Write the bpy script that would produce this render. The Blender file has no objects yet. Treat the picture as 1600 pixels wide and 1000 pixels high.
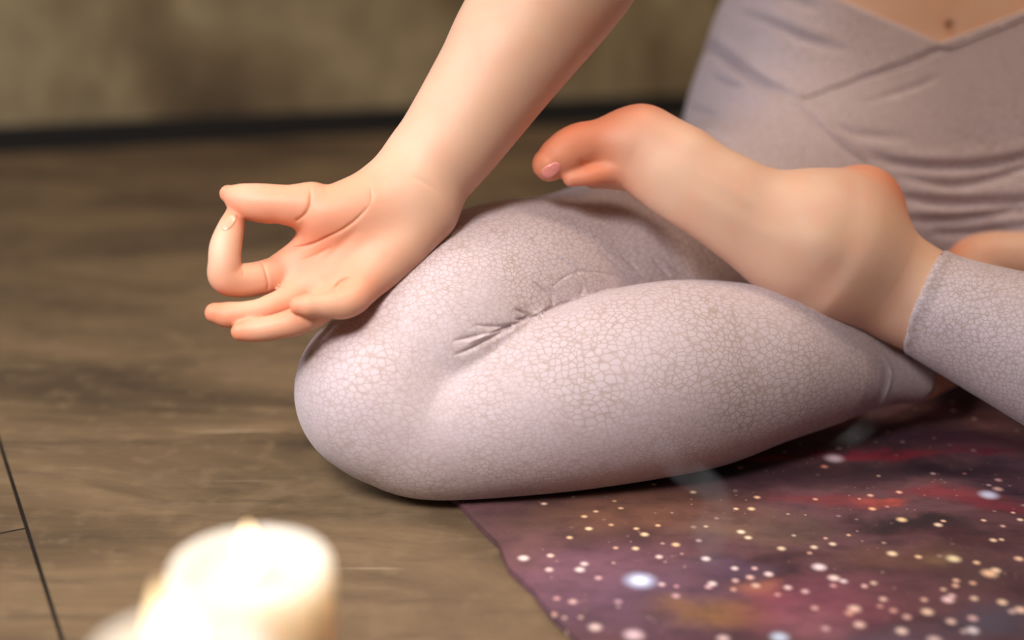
import bpy, bmesh, math, random
import numpy as np
from mathutils import Vector, Matrix
sc = bpy.context.scene

# ------------------------------------------------------------------ camera, world, lights, exposure
PITCH = math.radians(20.0); CAM_H = 0.435; FPX = 1600 * 50 / 36.0
cam_d = bpy.data.cameras.new('camera'); cam = bpy.data.objects.new('camera', cam_d)
sc.collection.objects.link(cam); sc.camera = cam
cam.location = (0, 0, CAM_H); cam.rotation_euler = (math.pi / 2 - PITCH, 0, 0)
cam_d.lens = 50; cam_d.sensor_width = 36; cam_d.clip_start = 0.02
cam_d.dof.use_dof = True; cam_d.dof.focus_distance = 0.925; cam_d.dof.aperture_fstop = 1.9

w = bpy.data.worlds.new('world'); sc.world = w; w.use_nodes = True
bg = w.node_tree.nodes['Background']
bg.inputs[0].default_value = (1.0, 0.80, 0.60, 1); bg.inputs[1].default_value = 0.05

def area(name, loc, target, size, energy, color, size_y=None):
    l = bpy.data.lights.new(name, 'AREA'); l.energy = energy; l.color = color; l.size = size
    if size_y: l.shape = 'RECTANGLE'; l.size_y = size_y
    o = bpy.data.objects.new(name, l); sc.collection.objects.link(o); o.location = loc
    o.rotation_euler = (Vector(target) - Vector(loc)).to_track_quat('-Z', 'Y').to_euler()
    return o
# tall window to the left of the viewer, a warm ceiling lamp behind the viewer's right shoulder, a second one by the back wall
area('window_daylight', (-1.25, 0.45, 1.05), (-0.05, 0.95, 0.1), .6, 15, (0.84, 0.91, 1.0), .6)
key = area('softbox_lamp', (-0.42, 0.0, 1.12), (-0.14, 0.82, 0.08), .36, 1.55, (1.0, 0.935, 0.88))
key.data.spread = math.radians(44)
area('ceiling_lamp', (0.55, 0.85, 1.9), (0.3, 1.15, 0.1), 0.35, 10, (1.0, 0.80, 0.62))
area('wall_lamp', (0.1, 1.25, 2.2), (-0.1, 2.0, 0.2), 0.5, 10, (1.0, 0.80, 0.55))
sc.view_settings.view_transform = 'Standard'; sc.view_settings.look = 'None'
sc.view_settings.gamma = 1; sc.view_settings.use_curve_mapping = False
sc.cycles.adaptive_threshold = 0.02; sc.cycles.max_bounces = 8
sc.view_settings.exposure = 0.05

# ------------------------------------------------------------------ helpers
FWD = np.array([0, math.cos(PITCH), -math.sin(PITCH)]); UPV = np.array([0, math.sin(PITCH), math.cos(PITCH)])
RGT = np.array([1.0, 0, 0]); EYE = np.array([0, 0, CAM_H])
def P(px, py, d):
    """point seen at (px, py) of the photograph, d metres along the viewing axis"""
    return EYE + d * (FWD + (px - 800) / FPX * RGT - (py - 500) / FPX * UPV)
def G(px, py, z=0.0):
    """point of the height z seen at (px, py)"""
    r = FWD + (px - 800) / FPX * RGT - (py - 500) / FPX * UPV
    return EYE + r * ((z - CAM_H) / r[2])

def tag(o, label=None, cat=None, group=None, kind=None):
    if label: o['label'] = label
    if cat: o['category'] = cat
    if group: o['group'] = group
    if kind: o['kind'] = kind
    return o
def link(name, me, mat=None, parent=None, smooth=True):
    o = bpy.data.objects.new(name, me); sc.collection.objects.link(o)
    if mat: me.materials.append(mat)
    if parent: o.parent = parent
    if smooth and len(me.polygons): me.polygons.foreach_set('use_smooth', np.ones(len(me.polygons), dtype=bool))
    return o

# ------------------------------------------------------------------ signed distance shapes
def catmull(K, n):
    K = np.asarray(K, float); out = []
    E = np.vstack([2 * K[0] - K[1], K, 2 * K[-1] - K[-2]])
    for i in range(len(K) - 1):
        a, b, c, d = E[i:i + 4]
        for t in np.arange(n) / n:
            out.append(0.5 * (2 * b + (c - a) * t + (2 * a - 5 * b + 4 * c - d) * t * t + (3 * b - a - 3 * c + d) * t ** 3))
    out.append(K[-1]); return np.array(out)

class Limb:
    """tube along a smooth path; keys are (px, py, depth, radius_px[, flatness])"""
    def __init__(s, keys, n=3, nrm=None, shrink=0.0, far=0.03):
        s.far = far
        K = np.array([[*P(*k[:3]), max(k[3] / FPX * k[2] - shrink, 1e-4), k[4] if len(k) > 4 else 1.0] for k in keys])
        E = np.vstack([2 * K[0] - K[1], K, 2 * K[-1] - K[-2]]); a, b, c, d = E[:-3], E[1:-2], E[2:-1], E[3:]
        s.co = np.stack([b, 0.5 * (c - a), 0.5 * (2 * a - 5 * b + 4 * c - d), 0.5 * (3 * b - a - 3 * c + d)], 1)   # spans x power x 5
        s.ns = len(K) - 1; s.sub = n
        C = catmull(K, n)
        s.A = C[:-1, :3]; s.B = C[1:, :3] + 1e-9; s.ra = C[:-1, 3]; s.rb = C[1:, 3]; s.flat = bool((K[:, 4] < 0.999).any())
        if nrm is not None: s.n = np.asarray(nrm, float) / np.linalg.norm(nrm)
        s.BA = s.B - s.A; s.L2 = (s.BA ** 2).sum(1) + 1e-12; s.rm = np.maximum(s.ra, s.rb)
        m = C[:, :3].mean(0); s.sph = (*m.tolist(), float((np.linalg.norm(C[:, :3] - m, axis=1) + C[:, 3]).max()))
    def low(s, c):
        t = np.clip(((c - s.A) * s.BA).sum(1) / s.L2, 0, 1)
        return np.linalg.norm(c - s.A - t[:, None] * s.BA, axis=1) - s.rm
    def __call__(s, X, c, R):
        x, y, z, r = s.sph; m = math.sqrt((c[0] - x) ** 2 + (c[1] - y) ** 2 + (c[2] - z) ** 2) - r
        if m > R + s.far: return np.full(len(X), m - R)
        lo = s.low(c); m = lo.min()
        if m > R + s.far: return np.full(len(X), m - R)
        best = np.full(len(X), 1e9); u = np.zeros(len(X))
        for i in np.nonzero(lo < m + 2 * R + (0.12 if s.flat else 0.006))[0]:
            V = X - s.A[i]
            t = np.clip(V @ s.BA[i] / s.L2[i], 0, 1)
            D = V - t[:, None] * s.BA[i]
            v = np.sqrt((D * D).sum(1)) - (0.0 if s.flat else s.ra[i] + t * (s.rb[i] - s.ra[i]))
            k = v < best; best = np.where(k, v, best); u = np.where(k, (i + t) / s.sub, u)
        lim = s.far + 0.01
        near = np.arange(len(X)) if s.flat else np.nonzero(np.abs(best) < lim)[0]
        if len(near): best[near] = s.exact(X[near], u[near])
        return best
    def exact(s, X, u):         # distance to the smooth path itself
        js = np.clip(u.astype(int), 0, s.ns - 1); one = js[0] if (js == js[0]).all() else None
        for it in range(3):
            j = np.clip(u.astype(int), 0, s.ns - 1); t = (u - j)[:, None]
            k = s.co[j] if not (one is not None and it == 0) else s.co[one][None]
            p = k[:, 0] + t * (k[:, 1] + t * (k[:, 2] + t * k[:, 3]))
            D = X - p[:, :3]
            if it == 2: break
            k = k[:, :, :3]
            d1 = k[:, 1] + t * (2 * k[:, 2] + 3 * t * k[:, 3]); d2 = 2 * k[:, 2] + 6 * t * k[:, 3]
            e = (d1 * d1).sum(1); den = e - (D * d2).sum(1)
            u = np.clip(u + np.clip((D * d1).sum(1) / np.maximum(den, 0.3 * e), -.3, .3), 0, s.ns)
        r = p[:, 3]; q = (D * D).sum(1)
        if s.flat:
            f = p[:, 4]; dn = (D @ s.n) ** 2
            k0 = np.sqrt(q + dn * (1 / f ** 2 - 1)) + 1e-9; k1 = np.sqrt(q + dn * (1 / f ** 4 - 1)) + 1e-9
            return k0 * (k0 - r) / k1
        return np.sqrt(q) - r
class Groove:
    """carved (depth > 0) or raised (depth < 0) line along a 3-D path"""
    def __init__(s, pts, nrm, depth, width, sharp=False, n=4, taper=(1, 1)):
        C = catmull(pts, n) if len(pts) > 2 else np.asarray(pts, float)
        if len(pts) == 2: C = C[0] + (C[1] - C[0]) * np.linspace(0, 1, n + 1)[:, None]
        s.N = np.array([nrm[min(int(round(i / n)), len(nrm) - 1)] for i in range(len(C) - 1)]) if len(pts) > 2 else np.repeat(nrm[:1], len(C) - 1, 0)
        s.A = C[:-1]; s.BA = C[1:] - C[:-1] + 1e-10; s.L2 = (s.BA ** 2).sum(1)
        u = np.linspace(0, 1, len(C)); e = np.ones(len(C))
        if taper[0]: e *= np.clip(u / 0.35, 0, 1) ** 0.8
        if taper[1]: e *= np.clip((1 - u) / 0.35, 0, 1) ** 0.8
        s.e = e; s.d = depth; s.w = width; s.sharp = sharp
        s.c = C.mean(0); s.cx = s.c.tolist(); s.r = np.linalg.norm(C - s.c, axis=1).max() + max(4 * width, .012)
    def __call__(s, X, c, R):
        if (c[0] - s.cx[0]) ** 2 + (c[1] - s.cx[1]) ** 2 + (c[2] - s.cx[2]) ** 2 > (s.r + R) ** 2: return None
        best = np.full(len(X), 1e9); amp = np.zeros(len(X)); lat = np.full(len(X), 1e9)
        for i in range(len(s.A)):
            V = X - s.A[i]; t = np.clip(V @ s.BA[i] / s.L2[i], 0, 1)
            D = V - t[:, None] * s.BA[i]; q = (D * D).sum(1)
            m = q < best
            hN = D @ s.N[i]
            best = np.where(m, q, best); lat = np.where(m, np.maximum(q - hN * hN, 0) + 0.02 * q, lat)
            amp = np.where(m, (s.e[i] + t * (s.e[i + 1] - s.e[i])) * np.clip(2 - np.abs(hN) / .006, 0, 1), amp)
        x = np.sqrt(lat) / s.w
        return s.d * amp * (np.exp(-x * 1.6) if s.sharp else np.exp(-x * x))
def smin(a, b, k):
    h = np.maximum(k - np.abs(a - b), 0) / k
    return np.minimum(a, b) - h * h * k * 0.25
def smax(a, b, k): return -smin(-a, -b, k)

def evalp(f, X, cell=0.03):
    X = np.asarray(X, float); out = np.empty(len(X))
    key = np.floor(X / cell).astype(np.int64); key = (key[:, 0] * 4096 + key[:, 1]) * 4096 + key[:, 2]
    o = np.argsort(key, kind='stable'); ks = key[o]; st = np.nonzero(np.r_[True, ks[1:] != ks[:-1]])[0]
    def run(ab):
        ii = o[ab[0]:ab[1]]; Q = X[ii]; lo = Q.min(0); hi = Q.max(0); c = (lo + hi) / 2
        out[ii] = f(Q, c, np.linalg.norm(hi - lo) / 2 + 1e-6)
    for ab in zip(st, np.r_[st[1:], len(o)]): run(ab)
    return out
TET = np.array([[1, -1, -1], [-1, -1, 1], [-1, 1, -1], [1, 1, 1]], float)
def valgrad(f, X, e=4e-4):
    v = evalp(f, np.concatenate([X + e * t for t in TET])).reshape(4, -1)
    return v.mean(0), (v[:, :, None] * TET[:, None, :]).sum(0) / (4 * e)
def project(f, X, it=2, step=0.004):
    for _ in range(it):
        v, g = valgrad(f, X); n2 = (g * g).sum(1) + 1e-6
        d = v / n2; mag = np.abs(d) * np.sqrt(n2); d *= np.minimum(1, step / np.maximum(mag, 1e-9))
        X = X - d[:, None] * g
    return X
def trace(f, pts, d0=0.75):
    """first points of f met along the viewing rays through the pixels (nearest surface point where a ray passes by)"""
    r = np.array([P(x, y, 1.0) - EYE for x, y in pts]); r /= np.linalg.norm(r, axis=1)[:, None]
    d = np.full(len(pts), d0); bv = np.full(len(pts), 1e9); bd = d.copy()
    for it in range(60):
        v = evalp(f, EYE + r * d[:, None], 0.1)
        k = np.abs(v) < bv; bv = np.where(k, np.abs(v), bv); bd = np.where(k, d, bd)
        d = d + np.clip(v, -0.01, 0.05) * 0.9 * (bv > 1e-4)
        if bv.max() < 2e-4: break
    X = EYE + r * bd[:, None]
    return project(f, X, 6, .006)

def inbox(X, bx): return np.all((X > bx[0]) & (X < bx[1]), axis=-1)
def mesh_sdf(f, lo, hi, h, holes=(), B=16):
    lo0 = np.asarray(lo, float); lo = lo0 - 3 * h; nb = np.ceil((np.asarray(hi) + 3 * h - lo) / (B * h)).astype(int)
    R = 0.5 * B * h * math.sqrt(3)
    I = np.stack(np.meshgrid(*[np.arange(n) for n in nb], indexing='ij'), -1).reshape(-1, 3)
    C = lo + (I + 0.5) * B * h
    act = np.abs(evalp(f, C, 0.12)) < R * 1.35 + 0.004
    for bx in holes: act &= ~(inbox(C - B * h / 2 - 3 * h, bx) & inbox(C + B * h / 2 + 3 * h, bx))
    g = np.stack(np.meshgrid(*[np.arange(B + 1)] * 3, indexing='ij'), -1).reshape(-1, 3)
    off = np.array([[0, 0, 0], [1, 0, 0], [0, 1, 0], [0, 0, 1], [1, 1, 0], [1, 0, 1], [0, 1, 1], [1, 1, 1]])
    edges = [(0, 1), (0, 2), (0, 3), (1, 4), (1, 5), (2, 4), (2, 6), (3, 5), (3, 6), (4, 7), (5, 7), (6, 7)]
    M = np.int64(1 << 20); ids = []; vs = []; qs = []
    def gid(a): return (a[..., 0] * M + a[..., 1]) * M + a[..., 2]
    def block(bi):
        b0 = bi * B; X = lo + (g + b0) * h
        return b0, f(X, lo + (b0 + B / 2) * h, R).reshape(B + 1, B + 1, B + 1)
    for b0, v in map(block, I[act]):
        s = v < 0
        if s.all() or not s.any(): continue
        corner = [v[o[0]:o[0] + B, o[1]:o[1] + B, o[2]:o[2] + B] for o in off]
        ins = sum((c < 0).astype(np.int8) for c in corner)
        cc = np.argwhere((ins > 0) & (ins < 8))
        cv = np.stack([c[cc[:, 0], cc[:, 1], cc[:, 2]] for c in corner], 1)
        acc = np.zeros((len(cc), 3)); cnt = np.zeros(len(cc))
        for a, b in edges:
            va, vb = cv[:, a], cv[:, b]; m = (va < 0) != (vb < 0)
            t = np.where(m, va / np.where(m, va - vb, 1), 0)
            acc += np.where(m[:, None], off[a] + t[:, None] * (off[b] - off[a]), 0); cnt += m
        ids.append(gid(cc + b0)); vs.append(lo + (cc + b0 + acc / cnt[:, None]) * h)
        for ax in range(3):
            u, w_ = [(1, 2), (2, 0), (0, 1)][ax]
            sl0 = [slice(0, B)] * 3; sl1 = [slice(0, B)] * 3; sl1[ax] = slice(1, B + 1)
            a, b = s[tuple(sl0)], s[tuple(sl1)]
            e = np.argwhere(a != b)
            if not len(e): continue
            inside = a[e[:, 0], e[:, 1], e[:, 2]]
            e = e + b0; eu = np.zeros(3, int); eu[u] = 1; ew = np.zeros(3, int); ew[w_] = 1
            q = np.stack([gid(e - eu - ew), gid(e - ew), gid(e), gid(e - eu)], 1)
            q[~inside] = q[~inside][:, ::-1]
            qs.append(q)
    ids = np.concatenate(ids); vs = np.concatenate(vs); qs = np.concatenate(qs)
    o = np.argsort(ids); ids = ids[o]; vs = vs[o]
    k = np.searchsorted(ids, qs); k = np.clip(k, 0, len(ids) - 1)
    ok = (ids[k] == qs).all(1); k = k[ok]
    keep = inbox(vs[k].mean(1), (lo0, np.asarray(hi)))
    for bx in holes: keep &= ~inbox(vs[k], bx).all(1)
    k = k[keep]; used, inv = np.unique(k, return_inverse=True)
    return tidy(f, vs[used], h), inv.reshape(k.shape)
def tidy(f, V0, h, it=2, reach=1.0):
    V = project(f, V0, it, h); r = np.abs(evalp(f, V)); bad = ((r > 3e-4) if reach == 1 else (r > np.abs(evalp(f, V0)) + 1e-5)) | (np.linalg.norm(V - V0, axis=1) > h * reach)
    V[bad] = V0[bad]
    return V
def mesh_regions(f, lo, hi, h, fine):
    """coarse surface of f with finer patches inside the boxes fine = [(lo, hi, h)]"""
    Vs, Qs, n = [], [], 0
    for i, (a, b, hh) in enumerate(list(fine) + [(lo, hi, h)]):
        V, Q = mesh_sdf(f, a, b, hh, [(x[0], x[1]) for x in fine[:i]])
        Vs.append(V); Qs.append(Q + n); n += len(V)
    return np.concatenate(Vs), np.concatenate(Qs)
def to_mesh(name, V, Q):
    me = bpy.data.meshes.new(name)
    me.vertices.add(len(V)); me.vertices.foreach_set('co', np.asarray(V, np.float32).ravel())
    me.loops.add(Q.size); me.loops.foreach_set('vertex_index', Q.astype(np.int32).ravel())
    me.polygons.add(len(Q)); me.polygons.foreach_set('loop_start', np.arange(len(Q), dtype=np.int32) * Q.shape[1])
    me.update(calc_edges=True); me.validate()
    return me
def refine(me, f, pick, step):
    """split the faces pick() chooses and lay the new points on the surface"""
    bm = bmesh.new(); bm.from_mesh(me); bm.faces.ensure_lookup_table()
    C = np.array([fc.calc_center_median() for fc in bm.faces]); N = np.array([fc.normal for fc in bm.faces])
    sel = np.nonzero(pick(C, N))[0]
    if not len(sel): bm.free(); return me
    ed = list({e for i in sel for e in bm.faces[i].edges})
    n0 = len(bm.verts)
    bmesh.ops.subdivide_edges(bm, edges=ed, cuts=1, use_grid_fill=True)
    bm.verts.index_update()
    touched = list({v for e in ed if e.is_valid for v in e.verts} | {v for v in bm.verts if v.index >= n0})
    X = tidy(f, np.array([v.co for v in touched]), step, 4, 3.0)
    for v, x in zip(touched, X): v.co = x
    bm.normal_update(); bm.to_mesh(me); bm.free(); me.update()
    return me
def pix(C):
    D = C - EYE; d = D @ FWD
    return 800 + FPX * (D @ RGT) / d, 500 - FPX * (D @ UPV) / d, d
# ------------------------------------------------------------------ the person's shape
FRONT = np.array([0.0, -1.0, 0.12])
VIEWN = -FWD
H_BODY, H_CLOTH = 0.0022, 0.0025
def legs(shrink):
    thigh = Limb([(599, 610, .945, 126), (690, 535, .965, 165), (785, 480, 1.0, 164), (895, 458, 1.05, 158),
                  (1040, 410, 1.12, 166), (1190, 350, 1.19, 178), (1290, 310, 1.23, 185)], 3, None, shrink, .05)
    calf = Limb([(597, 612, .942, 126), (641, 640, .943, 128), (696, 656, .945, 130), (850, 628, .95, 145), (1000, 598, .96, 152),
                 (1100, 583, .975, 147), (1200, 573, .985, 124), (1300, 577, 1.0, 88), (1375, 584, 1.012, 52), (1445, 590, 1.025, 40)], 3, None, shrink, .05)
    shin_l = Limb([(1400, 452, .985, 84), (1446, 472, .985, 85), (1500, 496, .975, 92), (1584, 530, .96, 107), (1760, 600, .92, 132), (1980, 660, .88, 140)], 3, None, shrink, .05)
    thigh_l = Limb([(1980, 650, .89, 145), (1900, 520, 1.0, 175), (1780, 400, 1.15, 185), (1680, 330, 1.23, 190)], 3, None, shrink, .05)
    pelvis = Limb([(1470, 330, 1.26, 385, .56), (1470, 200, 1.255, 402, .52), (1474, 70, 1.25, 366, .52), (1478, -60, 1.25, 318, .54), (1480, -180, 1.25, 300, .58),
                   (1480, -420, 1.22, 330, .55), (1480, -620, 1.2, 330, .5)], 3, FRONT, shrink * 1.8, .05)
    return thigh, calf, shin_l, thigh_l, pelvis

arm = Limb([(1010, -250, 1.0, 108), (900, -70, .965, 112), (811, 59, .95, 99), (766, 128, .945, 88), (703, 220, .942, 77), (668, 262, .94, 72), (640, 298, .936, 66)])
uparm = Limb([(1010, -250, 1.0, 108), (1080, -420, 1.1, 118), (1180, -600, 1.18, 120)])
uparm_l = Limb([(1785, -600, 1.18, 120), (1900, -380, 1.1, 116), (1960, -120, 1.03, 106)])
forearm_l = Limb([(1960, -120, 1.03, 106), (2020, 180, .95, 92), (2042, 400, .895, 58), (2038, 445, .89, 46)])
hand_l = Limb([(2042, 420, .893, 50), (2030, 462, .882, 46, .8), (2008, 492, .868, 48, .62), (1988, 508, .856, 44, .6)], 3, P(1980, 520, .86) - P(1980, 655, .885))
fing_l = [Limb([(1988 + 21 * i, 505 + 3 * i * i, .862, 20), (1974 + 25 * i, 528 + 4 * i * i, .846, 19), (1966 + 26 * i, 562 + 2 * i * i, .833, 17.5), (1962 + 26 * i, 596 - 4 * i * i, .826, 14)]) for i in (-1.5, -.5, .5, 1.5)]
fing_l.append(Limb([(2040, 470, .878, 26), (2066, 500, .862, 22), (2082, 532, .85, 19), (2088, 560, .844, 14)]))
neck = Limb([(1480, -640, 1.22, 110), (1480, -900, 1.2, 105)])
# hand: palm bones, ball of the thumb, heel of the hand
pm_i = Limb([(632, 300, .938, 44), (540, 360, .927, 36), (446, 424, .921, 29)])
pm_m = Limb([(645, 312, .936, 46), (560, 385, .922, 37), (478, 450, .914, 28)])
pm_r = Limb([(655, 325, .934, 45), (585, 395, .918, 37), (522, 455, .908, 27)])
pm_p = Limb([(664, 335, .934, 44), (618, 390, .921, 42), (566, 446, .905, 28)])
thenar = Limb([(622, 302, .93, 40), (562, 326, .918, 48), (512, 334, .911, 42), (484, 326, .909, 33)])
thumb = Limb([(488, 319, .909, 32), (456, 321, .906, 30), (436, 319, .905, 28), (414, 318, .905, 28.5), (392, 315, .905, 26.5), (371, 309, .907, 20.5), (357, 303, .909, 11.5)])
f_index = Limb([(448, 424, .921, 29), (410, 434, .910, 27), (378, 438, .903, 27), (354, 432, .898, 28), (351, 408, .896, 25.5), (353, 384, .898, 25), (361, 356, .902, 21), (367, 336, .906, 15.5)])
f_mid = Limb([(478, 450, .914, 28), (450, 469, .905, 23.5), (426, 478, .899, 20), (406, 485, .896, 18.5), (380, 490, .894, 19), (356, 492, .893, 20.5), (336, 489, .893, 16)])
f_ring = Limb([(522, 455, .908, 27), (500, 482, .897, 24), (465, 501, .889, 22.5), (438, 509, .886, 20.5), (412, 514, .885, 19.5), (392, 516, .885, 19), (376, 518, .885, 15)])
f_pink = Limb([(566, 446, .905, 28), (554, 464, .896, 26.5), (536, 475, .889, 24), (514, 477, .884, 21), (494, 477, .881, 18.5), (480, 477, .880, 18.5), (466, 477, .880, 14)])
# left foot, resting sole up on the right thigh
l_ank = Limb([(1500, 496, .975, 78), (1446, 472, .983, 80), (1385, 440, .987, 86), (1318, 400, .985, 104), (1270, 375, .98, 98)])
l_heel = Limb([(1300, 360, .99, 78), (1346, 322, 1.0, 63)], 3)
l_foot = Limb([(1290, 385, .982, 102, .85), (1205, 355, .972, 84, .8), (1130, 312, .965, 74, .72), (1060, 272, .965, 69, .68), (1000, 235, .97, 62, .68)], 3, VIEWN)
l_ball = Limb([(1060, 252, .975, 52), (1008, 216, .977, 41), (985, 218, .977, 38)], 3)
l_big = Limb([(1000, 222, .974, 44), (945, 222, .970, 34), (905, 228, .966, 34), (876, 243, .963, 31), (858, 257, .962, 25)])
l_t2 = Limb([(1010, 260, .970, 34), (960, 267, .965, 20), (922, 275, .961, 15), (892, 280, .960, 12)])
l_t3 = Limb([(1020, 280, .978, 34), (985, 280, .985, 20), (950, 282, .988, 14), (925, 284, .990, 11)])
l_t4 = Limb([(1040, 288, .985, 34), (1010, 278, .993, 22), (985, 275, .997, 14)])
# right foot, tucked under the left shin with its heel beside the hip
r_foot = Limb([(1430, 590, 1.024, 40), (1500, 545, 1.055, 44), (1520, 470, 1.09, 52), (1530, 412, 1.10, 46), (1640, 412, 1.09, 46), (1780, 430, 1.07, 42)])

LEG = legs(0.0); SKN = legs(0.0035)
def leg_union(L, X, c, R, kc, cut=False):
    th, ca, sh, tl, pe = [l(X, c, R) for l in L]
    if cut: sh = np.maximum(np.minimum(sh, l_ank(X, c, R) - .0025), -above(CUFF_L, X)); ca = np.maximum(ca, above(CUFF_R, X))
    kk = np.clip((-.028 - X[:, 0]) / .045, 0, 1); a = smin(th, ca, kc + .016 * kk * kk * (3 - 2 * kk)); b = smin(sh, tl, 0.02)
    return smin(smin(a, pe, 0.045), smin(b, pe, 0.03) , 0.004)
def hand_raw(X, c, R):
    a = arm(X, c, R)
    pal = smin(smin(pm_i(X, c, R), pm_m(X, c, R), .008), smin(pm_r(X, c, R), pm_p(X, c, R), .008), .008)
    pal = smin(smin(smin(pal, a, .018), thenar(X, c, R), .016), thumb(X, c, R), .004)
    o = None
    for fg in (f_index, f_mid, f_ring, f_pink):
        v = smin(pal, fg(X, c, R), .003)
        o = v if o is None else smin(o, v, .0022)
    return o
def foot_raw(X, c, R):
    a = smin(smin(l_ank(X, c, R), l_heel(X, c, R), .02), l_foot(X, c, R), .022)
    a = smin(smin(a, l_ball(X, c, R), .014), l_big(X, c, R), .012)
    o = a
    for t in (l_t2, l_t3, l_t4): o = smin(o, smin(a, t(X, c, R), .006), .0015)
    return o
# cut planes: cuffs at the ankles, the waist's V
def plane(p, n): n = np.asarray(n, float); n /= np.linalg.norm(n); return np.asarray(p, float), n
c1, c2 = P(1480, 393, .985), P(1412, 552, .985)
ax_l = P(1584, 530, .96) - P(1446, 472, .985)
CUFF_L = plane((c1 + c2) / 2, ax_l - (ax_l @ (c2 - c1)) * (c2 - c1) / ((c2 - c1) @ (c2 - c1)))   # keep the positive side
CUFF_R = plane(P(1438, 590, 1.024), P(1445, 590, 1.025) - P(1300, 577, 1.0) + np.array([0, 0, -.01]))    # keep the negative side
VB = P(1482, 71, 1.12); VL = P(1322, 0, 1.13); VR = P(1602, 23, 1.13); VD = FRONT / np.linalg.norm(FRONT)
def vplane(p, q):
    n = np.cross(q - p, VD); n /= np.linalg.norm(n); return (p, n if n[2] > 0 else -n)
PL_L, PL_R = vplane(VB, VL), vplane(VB, VR)
def above(pl, X): return (X - pl[0]) @ pl[1]
MAT_TOP = 0.005
G_CLOTH, G_SKIN = [], []
def carve(v, gs, X, c, R):
    for g in gs:
        e = g(X, c, R)
        if e is not None: v = v + e
    return v
def cloth(X, c, R):
    v = leg_union(LEG, X, c, R, .0025, True)
    v = carve(v, G_CLOTH, X, c, R)
    v = smax(v, np.minimum(above(PL_L, X), above(PL_R, X)), .0015)
    return smax(v, MAT_TOP - X[:, 2], .006)
def skin(X, c, R):
    v = leg_union(SKN, X, c, R, .004)
    v = smin(v, foot_raw(X, c, R), .002)
    v = smin(v, r_foot(X, c, R), .003)
    v = smin(v, hand_raw(X, c, R), .001)
    t = smin(smin(uparm(X, c, R), uparm_l(X, c, R), .001), smin(forearm_l(X, c, R), neck(X, c, R), .001), .001)
    g = hand_l(X, c, R); o = g
    for q in fing_l: o = smin(o, smin(g, q(X, c, R), .006), .0012)
    t = smin(t, o, .012)
    t2 = smin(t, arm(X, c, R), .02)
    v = smin(v, smin(t2, SKN[4](X, c, R), .03), .003)
    v = carve(v, G_SKIN, X, c, R); v = carve(v, [g for g in G_CLOTH if g.d > 0], X, c, R)
    return smax(v, MAT_TOP + .002 - X[:, 2], .004)
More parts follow.
